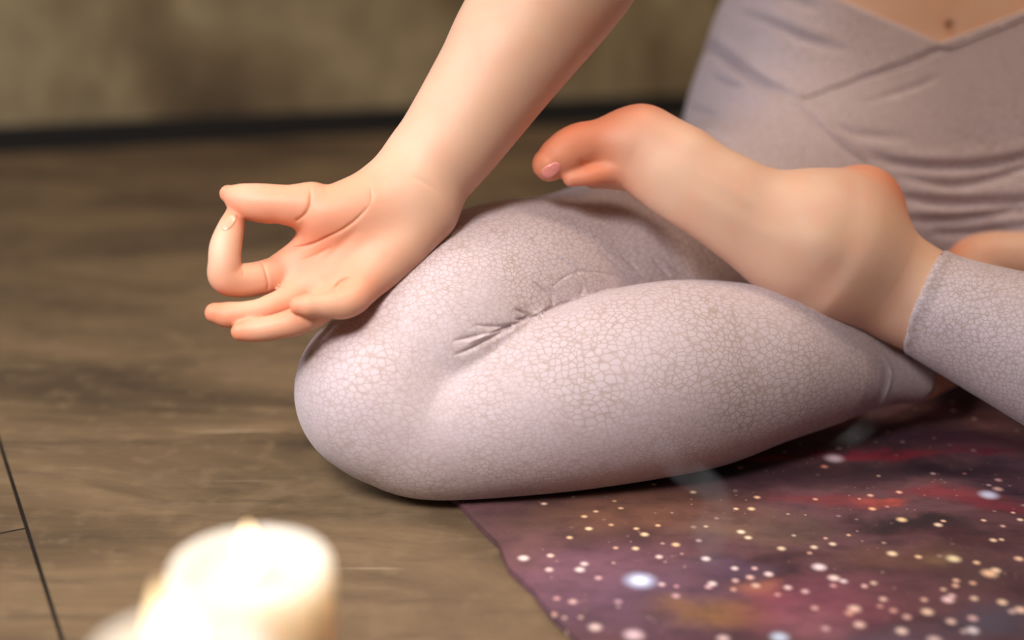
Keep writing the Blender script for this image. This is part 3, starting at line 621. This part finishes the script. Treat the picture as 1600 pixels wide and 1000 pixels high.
# yoga mat
e = G(880, 1000, MT) - G(712, 790, MT); e /= np.linalg.norm(e); nrm = np.array([-e[1], e[0], 0])
if nrm[0] < 0: nrm = -nrm
O = G(712, 790, MT)
def mat_mesh():
    L0, L1, Wd, nu, nv = -.30, 1.45, .68, 60, 24      # along e (towards the viewer), across
    us = np.linspace(L0, L1, nu); vs = np.linspace(0, Wd, nv); pts = []
    ragged = lambda u: .0022 * math.sin(u * 47) + .0016 * math.sin(u * 113 + 1) + .006 * math.sin(u * 9 + .6)
    for z in (MT, 0.0004):
        for u in us:
            for v in vs:
                p = O + e * u + nrm * (v + (ragged(u) if v == 0 else 0)); pts.append((p[0], p[1], z))
    F = []; N = nu * nv; at = lambda k, i, j: k * N + i * nv + j
    for i in range(nu - 1):
        for j in range(nv - 1):
            F.append((at(0, i, j), at(0, i + 1, j), at(0, i + 1, j + 1), at(0, i, j + 1))); F.append((at(1, i, j + 1), at(1, i + 1, j + 1), at(1, i + 1, j), at(1, i, j)))
    for i in range(nu - 1):
        F.append((at(0, i, 0), at(1, i, 0), at(1, i + 1, 0), at(0, i + 1, 0))); F.append((at(0, i, nv - 1), at(0, i + 1, nv - 1), at(1, i + 1, nv - 1), at(1, i, nv - 1)))
    for j in range(nv - 1):
        F.append((at(0, 0, j), at(0, 0, j + 1), at(1, 0, j + 1), at(1, 0, j))); F.append((at(0, nu - 1, j + 1), at(0, nu - 1, j), at(1, nu - 1, j), at(1, nu - 1, j + 1)))
    me = bpy.data.meshes.new('yoga_mat'); me.from_pydata(pts, [], F); bm = bmesh.new(); bm.from_mesh(me); bmesh.ops.recalc_face_normals(bm, faces=bm.faces); bm.to_mesh(me); bm.free()
    return me
tag(link('yoga_mat', mat_mesh(), mat_material(), None, False), 'dark purple yoga mat printed with a starry galaxy, under the seated person', 'yoga mat')

# candles
def lathe(name, prof, mat, parent=None, n=64, wob=None):
    pts = [(r * math.cos(2 * math.pi * i / n) * (1 + (wob(i / n, z) if wob else 0)), r * math.sin(2 * math.pi * i / n) * (1 + (wob(i / n, z) if wob else 0)), z) for r, z in prof for i in range(n)]
    F = [(k * n + i, k * n + (i + 1) % n, (k + 1) * n + (i + 1) % n, (k + 1) * n + i) for k in range(len(prof) - 1) for i in range(n)]
    F += [tuple(range(n - 1, -1, -1)), tuple((len(prof) - 1) * n + i for i in range(n))]
    me = bpy.data.meshes.new(name); me.from_pydata(pts, [], F); bm = bmesh.new(); bm.from_mesh(me); bmesh.ops.recalc_face_normals(bm, faces=bm.faces); bm.to_mesh(me); bm.free()
    return link(name, me, mat, parent)
M_WAX, M_FLAME, M_WICK = wax_material(), flame_material(), simple('charred_wick', lin(40, 32, 28), .9)
def candle(px, py, d, rpx, flame_h, flame_r, power, label, lean=(0, 0)):
    p = P(px, py, d); r = rpx / FPX * d; h = float(p[2])
    root = bpy.data.objects.new('pillar_candle', None); sc.collection.objects.link(root); root.location = (p[0], p[1], 0)
    tag(root, label, 'candle', 'lit pillar candles on the floor')
    wl = .011
    prof = [(r * .97, 0), (r, .004), (r, h * .5), (r, h - .007), (r * .985, h - .003), (r * .95, h - .0006), (r * .91, h), (r * .87, h - .001), (r * .82, h - .004), (r * .74, h - wl * .8), (r * .5, h - wl), (r * .2, h - wl), (.001, h - wl)]
    lathe('wax_body', prof, M_WAX, root, 72, lambda a, z: .012 * math.sin(2 * math.pi * a * 2 + 1) * (z > h - .02))
    lathe('wick', [(.0013, h - wl - .004), (.0013, h - wl + .006), (.0009, h - wl + .009)], M_WICK, root, 10)
    z0 = h - wl + .003
    fp = [(flame_r * (math.sin(math.pi * min(1, t * 1.02) ** .62)) ** .9 + .0002, z0 + flame_h * t) for t in np.linspace(0.0, .98, 18)]
    fl = lathe('flame', fp, M_FLAME, root, 24)
    for v in fl.data.vertices:
        t = (v.co.z - z0) / flame_h; v.co.x += lean[0] * t * t; v.co.y += lean[1] * t * t
    l = bpy.data.lights.new('flame_light', 'POINT'); l.energy = power; l.color = (1, .72, .45); l.shadow_soft_size = .006
    lo = bpy.data.objects.new('flame_light', l); sc.collection.objects.link(lo); lo.parent = root; lo.location = (0, 0, z0 + flame_h * .95 + .01)
    return root
candle(391, 876, .598, 127, .026, .0062, .05, 'wide cream pillar candle with a small flame, behind the taller candle')
candle(280, 1016, .471, 142, .033, .0082, .03, 'taller cream pillar candle with the long bright flame, nearest the bottom edge', (-.004, 0))

# smoke
def wisp(name, keys, label):
    C = catmull([[*P(*k[:3]), k[3] / FPX * k[2]] for k in keys], 6); n = 14; pts = []; F = []
    for i, c in enumerate(C):
        t = C[min(i + 1, len(C) - 1), :3] - C[max(i - 1, 0), :3]; t /= np.linalg.norm(t)
        a = np.cross(t, [.3, 1, .2]); a /= np.linalg.norm(a); b = np.cross(t, a)
        for k in range(n): q = c[:3] + c[3] * (a * math.cos(2 * math.pi * k / n) + b * math.sin(2 * math.pi * k / n)); pts.append(tuple(q))
    for i in range(len(C) - 1):
        for k in range(n): F.append((i * n + k, i * n + (k + 1) % n, (i + 1) * n + (k + 1) % n, (i + 1) * n + k))
    F += [tuple(range(n - 1, -1, -1)), tuple((len(C) - 1) * n + i for i in range(n))]
    me = bpy.data.meshes.new(name); me.from_pydata(pts, [], F)
    bm = bmesh.new(); bm.from_mesh(me); bmesh.ops.recalc_face_normals(bm, faces=bm.faces); bm.to_mesh(me); bm.free()
    return tag(link(name, me, M_SMOKE), label, 'smoke', 'wisps of smoke over the mat', 'stuff')
M_SMOKE = smoke_material()
wisp('smoke', [(1030, 690, .80, 10), (1048, 716, .79, 22), (1085, 745, .78, 26), (1120, 775, .77, 22), (1112, 830, .755, 30), (1105, 880, .74, 18)], 'pale wisp of smoke drifting in front of the folded calf')
wisp('smoke', [(1372, 530, .86, 8), (1392, 565, .85, 12), (1396, 600, .84, 14), (1378, 640, .83, 16), (1340, 678, .82, 16), (1300, 700, .81, 10)], 'thin curl of smoke in front of the ankle cuff')

# ------------------------------------------------------------------ the person
def pbox(x0, y0, x1, y1, d0, d1, pad=0.0):
    C = np.array([P(x, y, d) for x in (x0, x1) for y in (y0, y1) for d in (d0, d1)])
    return C.min(0) - pad, C.max(0) + pad
LIMBS = (*pbox(310, -40, 1540, 620, .86, 1.06), .0016)
BELLY = (*pbox(1230, -300, 1730, 130, 1.0, 1.3), .0028)
V, Q = mesh_regions(skin, (-.26, .72, -.02), (.95, 1.5, .85), .004, [LIMBS, BELLY])
me = to_mesh('person', V, Q)
refine(me, skin, in_fold(sk_grooves, skin, 4e-5), .0015)
refine(me, skin, in_fold(sk_grooves, skin, 1e-4), .0008)
FLUSH = [(352, 303, .909, 26, 0.72), (366, 333, .9, 24, 0.72), (350, 440, .895, 34, 0.51), (335, 489, .89, 30, 0.95), (374, 520, .885, 30, 0.95), (465, 477, .88, 26, 0.72), (420, 335, .905, 50, 0.65), (520, 330, .91, 90, 0.51), (500, 410, .91, 90, 0.55), (440, 505, .89, 50, 0.51), (560, 460, .9, 50, 0.51),
         (850, 245, .965, 60, 0.95), (900, 205, .965, 60, 0.95), (960, 190, .97, 50, 0.72), (1005, 178, .975, 50, 0.80), (930, 280, .96, 50, 0.87), (1395, 300, .99, 60, 0.94), (1340, 268, .99, 40, 0.65), (1455, 380, 1.1, 60, 0.95)]
fl = np.zeros(len(me.vertices)); co = np.empty(len(me.vertices) * 3); me.vertices.foreach_get('co', co); co = co.reshape(-1, 3)
for px, py, d, r, k in FLUSH:
    q = P(px, py, d); fl = 1 - (1 - fl) * (1 - k * np.exp(-((co - q) ** 2).sum(1) / (r / FPX * d) ** 2))
at = me.attributes.new('flush', 'FLOAT', 'POINT'); at.data.foreach_set('value', fl.astype(np.float32))
person = link('person', me, M_SKIN)
tag(person, 'person seated cross-legged in mauve scale-print leggings, hand on knee with thumb and forefinger touching', 'person')
def waist_panel(X, c, R):
    v = cloth(X, c, R) - .0011
    return smax(smax(v, -above(PL_A, X), .001), -above(PL_B, X), .001)
PL_A = vplane(P(1482, 77, 1.12), P(1285, 147, 1.14)); PL_B = vplane(P(1245, 151, 1.14), P(1097, 70, 1.2))
V, Q = mesh_regions(cloth, (-.26, .72, -.02), (.95, 1.5, .45), .003, [])
me = to_mesh('leggings', V, Q)
def visible_cloth(C, N):
    x, y, d = pix(C); return ((N * (EYE - C)).sum(1) > 0) & (y > -20) & (y < 400) & (x > 1040) & (x < 1620) & (d > 1.08)
def near_crease(C, N):
    x, y, d = pix(C); return ((N * (EYE - C)).sum(1) > -.02) & (y > 380) & (y < 570) & (x > 690) & (x < 1100) & (d < 1.04)
refine(me, cloth, lambda C, N: visible_cloth(C, N) | near_crease(C, N), .003)
refine(me, cloth, in_fold(cl_grooves, cloth, 8e-5), .0015)
refine(me, cloth, in_fold(cl_grooves[:18], cloth, 2e-4), .0008)
refine(me, cloth, in_fold(cl_grooves[:18], cloth, 6e-4), .0005)
leggings = link('leggings', me, M_CLOTH, person)
V, Q = mesh_regions(waist_panel, (.08, 1.0, .15), (.7, 1.42, .4), .0025, [])
link('waistband', to_mesh('waistband', V, Q), M_CLOTH, leggings)
def cord(name, f, pts, rad, mat, parent):
    C = catmull(trace(f, pts), 6); n = 8; v = []
    N = valgrad(f, C)[1]; N /= np.linalg.norm(N, axis=1)[:, None]
    for i in range(len(C)):
        t = C[min(i + 1, len(C) - 1)] - C[max(i - 1, 0)]; t /= np.linalg.norm(t); b = np.cross(t, N[i])
        v += [tuple(C[i] + rad * (N[i] * math.cos(2 * math.pi * k / n) + b * math.sin(2 * math.pi * k / n))) for k in range(n)]
    F = [(i * n + k, i * n + (k + 1) % n, (i + 1) * n + (k + 1) % n, (i + 1) * n + k) for i in range(len(C) - 1) for k in range(n)]
    F += [tuple(range(n - 1, -1, -1)), tuple((len(C) - 1) * n + i for i in range(n))]
    me = bpy.data.meshes.new(name); me.from_pydata(v, [], F)
    bm = bmesh.new(); bm.from_mesh(me); bmesh.ops.recalc_face_normals(bm, faces=bm.faces); bm.to_mesh(me); bm.free()
    return link(name, me, mat, parent)
M_HEM = hem_material()
cord('waist_piping', cloth, [(1300, -6), (1345, 14), (1390, 35), (1436, 55), (1481, 75)], .0013, M_HEM, leggings)
cord('waist_piping', cloth, [(1483, 75), (1525, 58), (1565, 42), (1606, 25), (1640, 11)], .0013, M_HEM, leggings)
def nail(name, seed, ax, hl, hw, mat, f=skin, side=None):
    """a curved plate lying on the skin; seed = (px, py, depth), ax = pixel direction of its length"""
    c = project(f, np.array([P(*seed)]), 6, .01)[0]; nrm = valgrad(f, c[None])[1][0]; nrm /= np.linalg.norm(nrm)
    u = ax[0] * RGT - ax[1] * UPV if len(ax) == 2 else np.asarray(ax, float); u = u - (u @ nrm) * nrm; u /= np.linalg.norm(u); v = np.cross(nrm, u)
    n = 13; S = np.linspace(-1, 1, n); pts = []; gr = []
    for a in S:
        for b in S:
            k = (1 - .16 * max(0, a) ** 2 - .12 * max(0, -a) ** 2)
            x, y = a * math.sqrt(1 - .42 * b * b), b * math.sqrt(1 - .30 * a * a)
            pts.append(c + u * hl * x + v * hw * y * k + nrm * .001); gr.append(max(abs(a), abs(b)))
    X = project(f, np.array(pts), 4, .004); N = valgrad(f, X)[1]; N /= np.linalg.norm(N, axis=1)[:, None]
    top = X + N * (.00055 - .0006 * np.clip((np.array(gr) - .8) / .2, 0, 1))[:, None]; bot = X - N * .0006
    at = lambda k, i, j: k * n * n + i * n + j; F = []
    for i in range(n - 1):
        for j in range(n - 1): F += [(at(0, i, j), at(0, i + 1, j), at(0, i + 1, j + 1), at(0, i, j + 1)), (at(1, i, j + 1), at(1, i + 1, j + 1), at(1, i + 1, j), at(1, i, j))]
    ring = [(0, j) for j in range(n - 1)] + [(i, n - 1) for i in range(n - 1)] + [(n - 1, j) for j in range(n - 1, 0, -1)] + [(i, 0) for i in range(n - 1, 0, -1)]
    for (a, b), (c_, d_) in zip(ring, ring[1:] + ring[:1]): F.append((at(0, a, b), at(0, c_, d_), at(1, c_, d_), at(1, a, b)))
    me = bpy.data.meshes.new(name); me.from_pydata([tuple(q) for q in np.concatenate([top, bot])], [], F)
    bm = bmesh.new(); bm.from_mesh(me); bmesh.ops.recalc_face_normals(bm, faces=bm.faces); bm.to_mesh(me); bm.free()
    return link(name, me, mat, person)
M_NAIL = nail_material('fingernail', lin(236, 176, 150)); M_TOE = nail_material('pink_toenail', lin(250, 158, 150))
nail('fingernail', (357, 344, .892), (17, -31), .0070, .0040, M_NAIL)
nail('fingernail', (350, 296, .915), (-30, -4), .0062, .0042, M_NAIL)
o = nail('toenail', (859, 265, .955), (26, -22), .0085, .0056, M_TOE); o['label'] = 'toenail painted pale pink'
